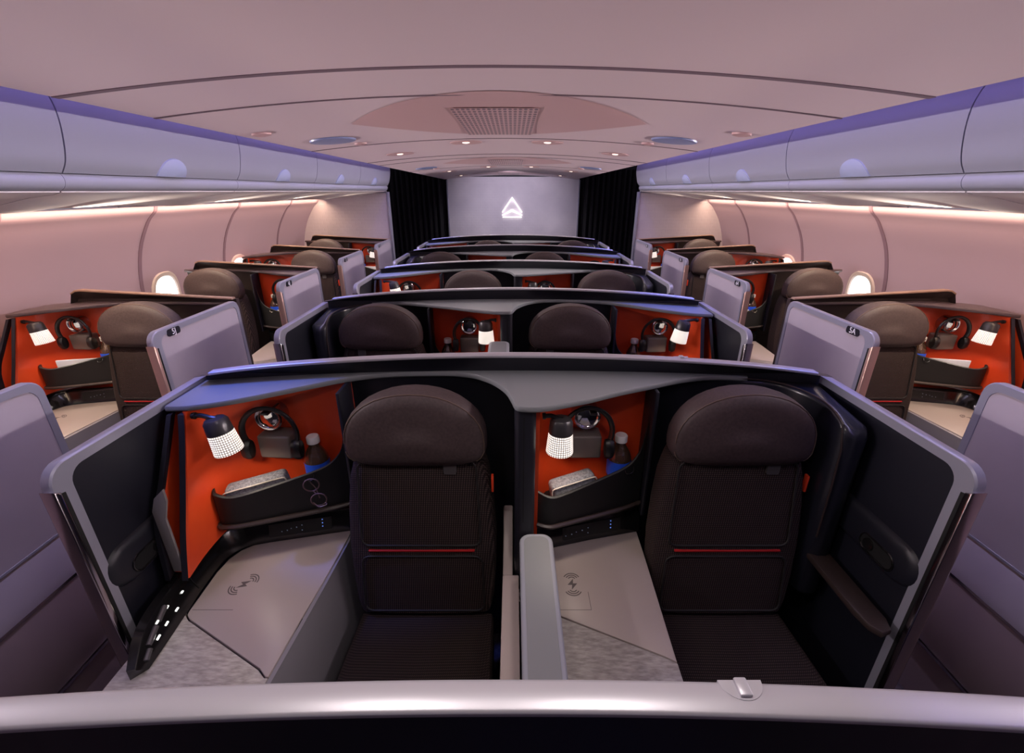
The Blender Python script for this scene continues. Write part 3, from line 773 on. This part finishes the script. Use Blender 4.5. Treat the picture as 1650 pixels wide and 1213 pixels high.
def seat(where, cx, desc='dark brown chair with domed headrest '):
    o = thing('reclining_chair', (cx, .95, 0), desc + where, 'seat', 'suite seats')
    X = lambda v: cx + v
    # base
    G().box(X(-.22), .60, 0, X(.22), 1.20, .28, .02).make('seat_base', 'shell', o)
    # cushion, slightly domed
    rings = []
    for y, z, w in ((.52, .40, .20), (.53, .455, .228), (.56, .478, .238), (.80, .474, .238), (1.0, .465, .236), (1.17, .455, .234)):
        rings.append([(X(a * w), y, zz) for a, zz in ((-1, .30), (-1, z - .03), (-.97, z - .008), (-.85, z), (0, z + .006), (.85, z), (.97, z - .008), (1, z - .03), (1, .30))])
    G().loft(rings).make('seat_cushion', 'fabric2', o)
    # backrest
    def yb(z): return 1.150 + (z - .47) * .125
    prof = [(.462, .205), (.478, .226), (.52, .236), (.62, .243), (.75, .245), (.88, .237), (.98, .224), (1.035, .208), (1.06, .185)]
    rings = []
    for z, w in prof:
        y = yb(z); e = .02 if z in (.462, 1.06) else 0
        rings.append([(X(a * w), y + d + e, z) for a, d in ((-1, .09), (-1, .035), (-.975, .012), (-.92, .002), (-.6, -.004), (0, -.006), (.6, -.004), (.92, .002), (.975, .012), (1, .035), (1, .09))])
    br = G().loft(rings).make('backrest', 'fabric', o)
    def pad(z0, z1, w0, w1, name):
        g = G(); n = 10
        for sgn in (0,):
            out = rrect(-1, z0, 1, z1, .03 if z1 - z0 > .1 else .01, 4)
        pts = []
        # raised pad outline as a seam
        for a, z in rrect(-w0, z0, w0, z1, .028, 5):
            k = w0 + (w1 - w0) * (z - z0) / (z1 - z0); x = a * k / w0
            y = yb(z) - .006 + (.006 if False else 0)
            u = abs(x) / .235
            y += .002 * u + (.006 * max(0, u - .9) * 10 if u > .9 else 0)
            pts.append((X(x), y - .001, z))
        g.tube(pts, .0035, 6, True); g.make(name, 'pipe', br)
    pad(.745, 1.045, .197, .186, 'upper_seam'); pad(.49, .705, .205, .200, 'lower_seam')
    z = .727
    G().box(X(-.175), yb(z) - .0095, z - .003, X(.175), yb(z) - .002, z + .003, .001).make('red_stripe', 'red_trim', br)
    G().prism(rrect(X(.085), 1.005, X(.125), 1.045, .008), 'y', yb(1.02) - .014, yb(1.02) - .006).make('label_tab', 'tab', br)
    G().box(X(.232), yb(.96) + .012, .925, X(.240), yb(.96) + .03, .985, .002).make('orange_tab', 'orange_tab', br)
    # headrest: a flat-bottomed dome
    out = []
    for k in range(36):
        a = 2 * PI * k / 36; c_, s_ = math.cos(a), math.sin(a)
        if s_ >= 0: x = .222 * math.copysign(abs(c_) ** .96, c_); zz = 1.115 + .163 * abs(s_) ** .94
        else: x = .222 * math.copysign(abs(c_) ** .42, c_); zz = 1.115 - .078 * abs(s_) ** .55
        out.append((x, zz))
    rings = []
    for sc, y in ((.80, 1.300), (.93, 1.292), (.99, 1.272), (1.0, 1.245), (.985, 1.222), (.95, 1.208), (.90, 1.200), (.70, 1.193), (.35, 1.189), (.05, 1.188)):
        rings.append([(X(x * sc), y + .006 * (zz - 1.115) / .16, 1.145 + (zz - 1.145) * (sc if sc < .9 else .5 + sc / 2)) for x, zz in out])
    hr = G().loft(rings).make('headrest', 'leather', o, sm=60)
    seam = [(X(x * .962), 1.2085 + .006 * (zz - 1.115) / .16, 1.145 + (zz - 1.145) * .984) for x, zz in out if zz > 1.05]
    seam.sort(key=lambda p: math.atan2(p[2] - 1.10, p[0] - cx))
    G().tube(seam, .0018, 5).make('headrest_stitching', 'stitch', hr)
    G().box(X(-.10), yb(1.03) + .02, 1.01, X(.10), yb(1.03) + .05, 1.12).make('headrest_post', 'shell', hr)
    return o

def door(label, x, y0, y1, ztop, sx, outer='door_in', badge=None, zbot=.62, inner='door_in'):
    """sx: side the aisle lies on. Sliding privacy door in the plane x=const."""
    o = thing('privacy_door', (x, (y0 + y1) / 2, 0), label, 'door', 'suite privacy doors')
    t = .014
    xo = x + sx * t; xi = x - sx * t
    R = .05
    def outline(d, r, df=None):
        pts = []; df = d if df is None else df
        for k in range(7):
            a = PI + PI / 2 * k / 6 * -1
            pts.append((y0 + df + r + r * math.cos(a), ztop - d - r + r * math.sin(a)))
        for k in range(7):
            a = PI / 2 - PI / 2 * k / 6
            pts.append((y1 - d - r + r * math.cos(a), ztop - d - r + r * math.sin(a)))
        pts += [(y1 - d, zbot + (d if d else 0) * .3), (y0 + df, zbot + (d if d else 0) * .3)]
        return pts
    A, B = outline(0, R), outline(.024, .04, .046)
    lo, hi = min(xi, xo), max(xi, xo)
    rings = [[(lo, *p) for p in B], [(lo, *p) for p in A], [(lo + .004, p[0], p[1]) for p in outline(-.003, R)], [(hi - .004, p[0], p[1]) for p in outline(-.003, R)], [(hi, *p) for p in A], [(hi, *p) for p in B]]
    rings.append(rings[0])
    G().loft(rings, cap=False).make('door_frame', 'door_frame', o)
    m = (lo + hi) / 2
    po, pi_ = (m, hi - .003) if xo > xi else (lo + .003, m), (lo + .003, m) if xo > xi else (m, hi - .003)
    G().prism(B, 'x', po[0], po[1]).make('outer_panel', outer, o)
    G().prism(B, 'x', pi_[0], pi_[1]).make('inner_panel', inner, o)
    # bright leading edge
    G().prism([(y0 - .006, zbot + .001), (y0 + .012, zbot + .001), (y0 + .012, ztop - .062), (y0 - .006, ztop - .052)], 'x', lo - .005, hi + .005, .005, 3).make('edge_strip', 'chrome' if inner == 'door_in' else 'brass', o)
    G().prism([(y0 + .013, zbot + .001), (y0 + .022, zbot + .001), (y0 + .022, ztop - .068), (y0 + .013, ztop - .066)], 'x', lo - .0015, hi + .0015).make('edge_seal', 'slot', o)
    # inside handle: a soft bulge with an oval recess
    yc, zc = y0 + .155, .865
    s = -sx
    if inner == 'door_in':
        rr = []
        for k, dd in ((1.0, 0), (.96, .008), (.85, .013), (.6, .0155), (.05, .016)):
            rr.append([((x + s * (t - .003)) + s * dd, yc + .075 + yy * k, zc + .02 + zz * k) for yy, zz in rrect(-.20, -.062, .20, .062, .06, 6)])
        hb = G().loft(rr).make('handle_bulge', inner, o)
        ring = [(x + s * (t + .0125), yc + yy, zc + zz) for yy, zz in rrect(-.062, -.026, .062, .026, .0258, 8)]
        G().tube(ring, .003, 6, True).make('handle_ring', 'gloss', hb)
        G().prism([(yc + p[0], zc + p[1]) for p in rrect(-.058, -.022, .058, .022, .0218, 8)], 'x', min(x + s * (t + .010), x + s * (t + .0135)), max(x + s * (t + .010), x + s * (t + .0135))).make('handle_recess', 'slot', hb)
        G().lathe([(.019, 0), (.018, .004), (.002, .005)], (x + s * (t + .0135), yc + .028, zc), 18, Matrix.Rotation(s * PI / 2, 3, 'Y')).make('handle_button', 'gloss', hb)
    if badge:
        yb_, zb_ = y0 + .135, ztop - .024
        xx = xo + sx * .0015
        bo = G().prism([(yb_ + p[0], zb_ + p[1]) for p in rrect(-.042, -.0165, .042, .0165, .012)], 'x', min(xo - sx * .001, xx), max(xo - sx * .001, xx)).make('badge', 'badge', o)
        cu = bpy.data.curves.new('t', 'FONT'); cu.body = badge; cu.size = .036; cu.align_x = 'CENTER'; cu.align_y = 'CENTER'; cu.extrude = .0004
        to = bpy.data.objects.new('t', cu); COL.objects.link(to); bpy.context.view_layer.update()
        me = bpy.data.meshes.new_from_object(to.evaluated_get(bpy.context.evaluated_depsgraph_get())); bpy.data.objects.remove(to); bpy.data.curves.remove(cu)
        me.name = 'badge_lettering'; me.materials.clear(); me.materials.append(M['letters'])
        # the letters run along the door, facing the aisle
        wx = TR['m'] * xx + TR['dx']; sw = TR['m'] * sx; w = Vector(bo['_w'])
        rot = Matrix(((0, 0, sw), (sw, 0, 0), (0, 1, 0)))
        for v in me.vertices: v.co = rot @ v.co + Vector((wx + sw * .0006, yb_ + TR['dy'], zb_)) - w
        t_ = bpy.data.objects.new('badge_lettering', me); COL.objects.link(t_); t_.parent = bo; t_['_w'] = tuple(w)
    return o

def fairing(label, x, y0, y1, sx):
    o = thing('suite_side_panel', (x, (y0 + y1) / 2, 0), label, 'side panel', 'lower aisle side panels')
    S = lambda a, b: (min(x + sx * a, x + sx * b), max(x + sx * a, x + sx * b))
    G().prism([(x - sx * .02, .61), (x + sx * .012, .745), (x - sx * .02, .745)] if False else [(x - sx * .03, .592), (x + sx * .028, .592), (x + sx * .03, .63), (x + sx * .012, .735), (x - sx * .03, .735)], 'y', y0, y1, .004).make('sill', 'fair_s', o)
    a, b = S(-.03, .024); G().box(a, y0, .262, b, y1, .580, .003).make('panel', 'fair', o)
    a, b = S(-.03, .027); G().box(a, y0, .581, b, y1, .591).make('trim_strip', 'chrome', o); G().box(a, y0, .248, b, y1, .258).make('trim_strip', 'chrome', o)
    a, b = S(-.03, .010); G().box(a, y0, 0, b, y1, .247).make('kick_panel', 'fair', o)

def suite_items(where, kind, near):
    console(where, kind, 0)
    o, c, q = lamp(where, kind)
    bpy.context.view_layer.update()
    for ch in o.children:
        if ch.name.startswith('shade'): add_shade_uv(ch, c, q)
    headphones(where, kind); bottle(where, kind)
    if near: kit(where, kind)
    else: card(where, kind)

# centre rows -------------------------------------------------
PITCH = 1.104
ROWN = ('nearest', 'second', 'third', 'fourth', 'farthest')
def rim_c(x): return 1.320 - .046 * x * x - .08 * max(0, abs(x) - .75) ** 2
for k in range(0, 6):
    m = 1 if k % 2 else -1
    TR.update(m=m, dx=0, dy=(k - 1) * PITCH)
    lr = ('left', 'right') if m > 0 else ('right', 'left')
    if k == 0:
        o = thing('seat_shell', (0, 1.44, 0), 'broad silver rimmed shell crossing the bottom of the picture', 'seat shell', 'centre seat shells')
        shell_parts(o, EDGE_A + EDGE_B, -1.05, 1.05, rim_c, None, 'centre', ledge=False)
    else:
        rn = ROWN[k - 1]
        o = thing('seat_shell', (0, 1.44, 0), 'black shell with silver rim and ledge behind the %s centre row' % rn, 'seat shell', 'centre seat shells')
        shell_parts(o, EDGE_A + EDGE_B, -1.05, 1.05, rim_c, None, 'centre')
        column(o, 'centre'); wing(o, 'centre')
        G().prism([(.47, 0), (1.176, 0), (1.176, .62), (.47, .62)], 'x', -.036, .019, .004).make('inner_armrest', 'cream', o)
        G().prism([(1.177, 0), (1.42, 0), (1.42, .71), (1.40, .735), (1.37, .735), (1.34, .70), (1.29, .64), (1.24, .622), (1.177, .62)], 'x', -.036, -.001, .006).make('armrest_end', 'cream', o)
        w = ['of the %s suite in the %s centre row' % (s, rn) for s in lr]
        suite_items(w[0], 'A', k == 1); suite_items(w[1], 'B', k == 1)
        if k == 1: tablet(w[0]); glasses(w[0])
        seat('in the %s suite of the %s centre row' % (lr[0], rn), -.303); seat('in the %s suite of the %s centre row' % (lr[1], rn), .7085)
        for i, sx in enumerate((-1, 1)):
            door('navy sliding door with pale frame on the %s aisle of the %s centre row' % (lr[i], rn), sx * 1.075, .872, 1.505, 1.238, sx, 'door_out', None, .1)
        dz = .80 if k != 2 else 1.10
        o = thing('centre_divider', (.072, .8, 0), 'grey topped privacy divider between the seats of the %s centre row' % rn, 'divider', 'centre privacy dividers')
        G().prism(rrect(.024, .45, .122, 1.172, .03), 'z', 0, dz - .022).make('divider_body', 'shell', o)
        G().prism(rrect(.020, .446, .126, 1.176, .035), 'z', dz - .022, dz, .008, 3).make('divider_cap', 'grey_edge', o)
        G().prism(rrect(.034, .455, .112, 1.160, .026), 'z', dz, dz + .0012).make('divider_pad', 'grey_cap', o)
        G().lathe([(.018, 0), (.016, .006), (.002, .007)], (.024, 1.02, .70), 16, Matrix.Rotation(-PI / 2, 3, 'Y')).make('divider_button', 'gloss', o)
    # coat hook let into the rim
    hx = -.250
    zt = rim_c(hx) + .0105
    yb_ = 1.4455 - .03 * hx * hx
    ro = o if k == 0 else [q for q in COL.objects if q.name.startswith('seat_shell')][-1]
    if k in (0, 1):
        hx = -.25 if k == 0 else .56
        zt = rim_c(hx) + .0102; yb_ = 1.4455 - .03 * hx * hx
        g = G(); g.prism([(hx + .024 * math.cos(a), yb_ - .022 * math.sin(a)) for a in [PI * j / 14 for j in range(15)]], 'z', zt - .004, zt + .0006); rec = g.make('hook_recess', 'rim', ro)
        g = G(); g.box(hx - .007, yb_ - .019, zt, hx + .007, yb_ + .001, zt + .005, .002); g.make('coat_hook', 'rim', rec)
TR.update(m=1, dx=0, dy=0)

def reading_spot(x, y):
    l = bpy.data.lights.new('reading_spot', 'SPOT'); l.energy = SPOT_W; l.color = (1, .80, .58); l.spot_size = 1.25; l.spot_blend = .5; l.shadow_soft_size = .02
    lo = bpy.data.objects.new('reading_spot', l); COL.objects.link(lo)
    lo.location = (TR['m'] * x + TR['dx'], y + TR['dy'], 1.72)
    lo.rotation_euler = Vector((0, .22, -1)).to_track_quat('-Z', 'Y').to_euler()
SPOT_W = 30
# window suites -------------------------------------------------
WP = 1.15
BADGE = {1: 'J', -1: 'A'}
WN = {2: 'nearest', 3: 'second', 4: 'third', 5: 'farthest'}
for sd, side in ((1, 'left'), (-1, 'right')):      # sd=1: left wall as built, -1: mirrored to the right wall
    L = 'J' if sd == 1 else 'A'
    for k in range(1, 6):
        dy = (k - 1) * WP
        wh = 'of the %s %s window suite' % (WN.get(k, 'closest'), side)
        TR.update(m=sd, dx=0, dy=dy)
        bd = None if k == 1 else '%d%s' % (k + 3, L)
        if k == 1: lb = 'grey aisle door cut by the %s edge of the picture' % side
        else: lb = 'lavender grey aisle door with seat badge %s' % bd + (' on the %s' % side if k == 2 else '')
        door(lb, -1.56, .71, 1.37, 1.262, 1, 'door_out', bd, .745, 'navy')
        fairing('taupe aisle side panel below the ' + (('%s edge grey door' % side) if k == 1 else 'door with badge %s' % bd), -1.56, .69, 1.37, 1)
        if k == 1: continue
        B = k % 2 == 0
        o_m, o_dx = (1, -2.73) if B else (-1, -2.635)
        # shell in suite coordinates
        if sd == 1: TR.update(m=o_m, dx=o_dx, dy=dy)
        else: TR.update(m=-o_m, dx=-o_dx, dy=dy)
        kind = 'B' if B else 'A'
        bx0 = .6 if B else -.55
        o = thing('seat_shell', (bx0, 1.44, 0), 'bronze edged brown shell ' + wh, 'seat shell', 'window seat shells')
        STY[0] = 'windowB' if B else 'windowA'
        if B:
            E = [(x + 1.055, y) for x, y in EDGE_A[:7]] + [p for p in EDGE_B if p[0] > .5] + [(.98, 1.438), (1.13, 1.436)]
            shell_parts(o, E, .03, 1.13, lambda x: 1.306 - .055 * max(0, x - .2), (.20, 1), 'window', foot=(.15, 9))
            TR['dx'] += TR['m'] * 1.055; DXK[0] = 1.055
            suite_items(wh, 'A', False); sc = .7085
            TR['dx'] -= TR['m'] * 1.055; DXK[0] = 0
        else:
            shell_parts(o, EDGE_A[:-4] + [(-.06, 1.40), (.02, 1.42)], -1.05, .02, lambda x: 1.306 - .055 * max(0, -x - .05), (-.06, -1), 'window', foot=(-9, -.06))
            suite_items(wh, 'A', False); sc = -.303
        seat(wh, sc, 'brown seat with rounded headrest ')
        STY[0] = 'centre'
        reading_spot(sc + (0 if not B else 0), .90)
TR.update(m=1, dx=0, dy=0)

# ------------------------------------------------------------------ lights of the cabin, with added fill lights
def area(name, loc, target, sx, sy, power, col):
    l = bpy.data.lights.new(name, 'AREA'); l.shape = 'RECTANGLE'; l.size = sx; l.size_y = sy; l.energy = power; l.color = col
    o = bpy.data.objects.new(name, l); COL.objects.link(o); o.location = loc
    d = Vector(target) - Vector(loc); z = -d.normalized(); y = Vector((0, 1, 0)); x = y.cross(z).normalized(); y = z.cross(x)
    o.rotation_euler = Matrix((x, y, z)).transposed().to_euler()
    return o
LEN = YE - Y0
for sx in (-1, 1):
    ys_ = -.8; ym = (YB + ys_) / 2; ly = YB - ys_ - .1
    # purple LEDs in the ceiling cove, warm LEDs washing the side walls, added fill line at the bin groove for the ceiling
    area('cove_light', (sx * 1.21, ym, 2.112), (sx * 1.60, ym, 1.0), .03, ly, 15, (.76, .68, 1.0)).data.spread = math.radians(110)
    area('cove_glow', (sx * 1.34, ym, 2.34), (sx * 1.42, ym, 1.6), .05, ly, 9, (.40, .30, 1.0))
    for k in range(6):   # added blue spots that tint the ledge ends of each centre row
        A_end = (sx < 0) == (k % 2 == 1)
        l = bpy.data.lights.new('cove_spot', 'SPOT'); l.energy = 105 if A_end else 40; l.color = (.08, .17, 1.0); l.spot_size = .46 if A_end else .30; l.spot_blend = .9; l.shadow_soft_size = .03
        lo = bpy.data.objects.new('cove_spot', l); COL.objects.link(lo); lo.location = (sx * 1.43, 1.20 + (k - 1) * PITCH, 2.35)
        lo.rotation_euler = (Vector((sx * (.85 if A_end else 1.0), 1.37 + (k - 1) * PITCH, 1.25)) - lo.location).to_track_quat('-Z', 'Y').to_euler()
    area('wall_wash', (sx * 2.468, ym, 1.722), (sx * 2.60, ym, 1.35), .02, ly, 25, (1, .66, .44))
    area('bin_line', (sx * 1.60, ym + .6, 1.826), (sx * 0.2, ym + .6, 1.72), .012, ly - 1.2, 25, (1, .86, .90)).data.spread = math.radians(75)
for sx in (-1, 1):
    for k in range(1, 6):
        for dy in (.28, .80):
            l = bpy.data.lights.new('service_light', 'SPOT'); l.energy = 40; l.color = (1, .84, .70); l.spot_size = 1.0; l.spot_blend = 1; l.shadow_soft_size = .015  # added uplights near the wall, making warm pools on the service panels
            lo = bpy.data.objects.new('service_light', l); COL.objects.link(lo); lo.location = (sx * 2.38, -.44 + 1.105 * k + dy, 1.62)
            lo.rotation_euler = Vector((-sx, 0, .62)).to_track_quat('-Z', 'Y').to_euler()
l = bpy.data.lights.new('wall_washer', 'SPOT'); l.energy = 60; l.color = (.88, .82, 1); l.spot_size = 1.7; l.spot_blend = .8; l.shadow_soft_size = .1  # added spot that brightens the logo wall
lo = bpy.data.objects.new('wall_washer', l); COL.objects.link(lo); lo.location = (CXO, 6.9, 2.0); lo.rotation_euler = (Vector((0, 8.5, 1.35)) - lo.location).to_track_quat('-Z', 'Y').to_euler()
w = bpy.data.worlds.new('world'); C.world = w; w.use_nodes = True
w.node_tree.nodes['Background'].inputs[0].default_value = (.62, .52, .70, 1)
w.node_tree.nodes['Background'].inputs[1].default_value = .25

for o in bpy.data.objects:
    if '_w' in o: del o['_w']
for m_ in list(bpy.data.meshes):
    pass
vs = C.view_settings
vs.view_transform = 'Standard'; vs.look = 'None'; vs.exposure = 0; vs.gamma = 1; vs.use_curve_mapping = False
C.cycles.max_bounces = 8; C.cycles.diffuse_bounces = 4; C.cycles.use_denoising = True
C.cycles.sample_clamp_indirect = 4
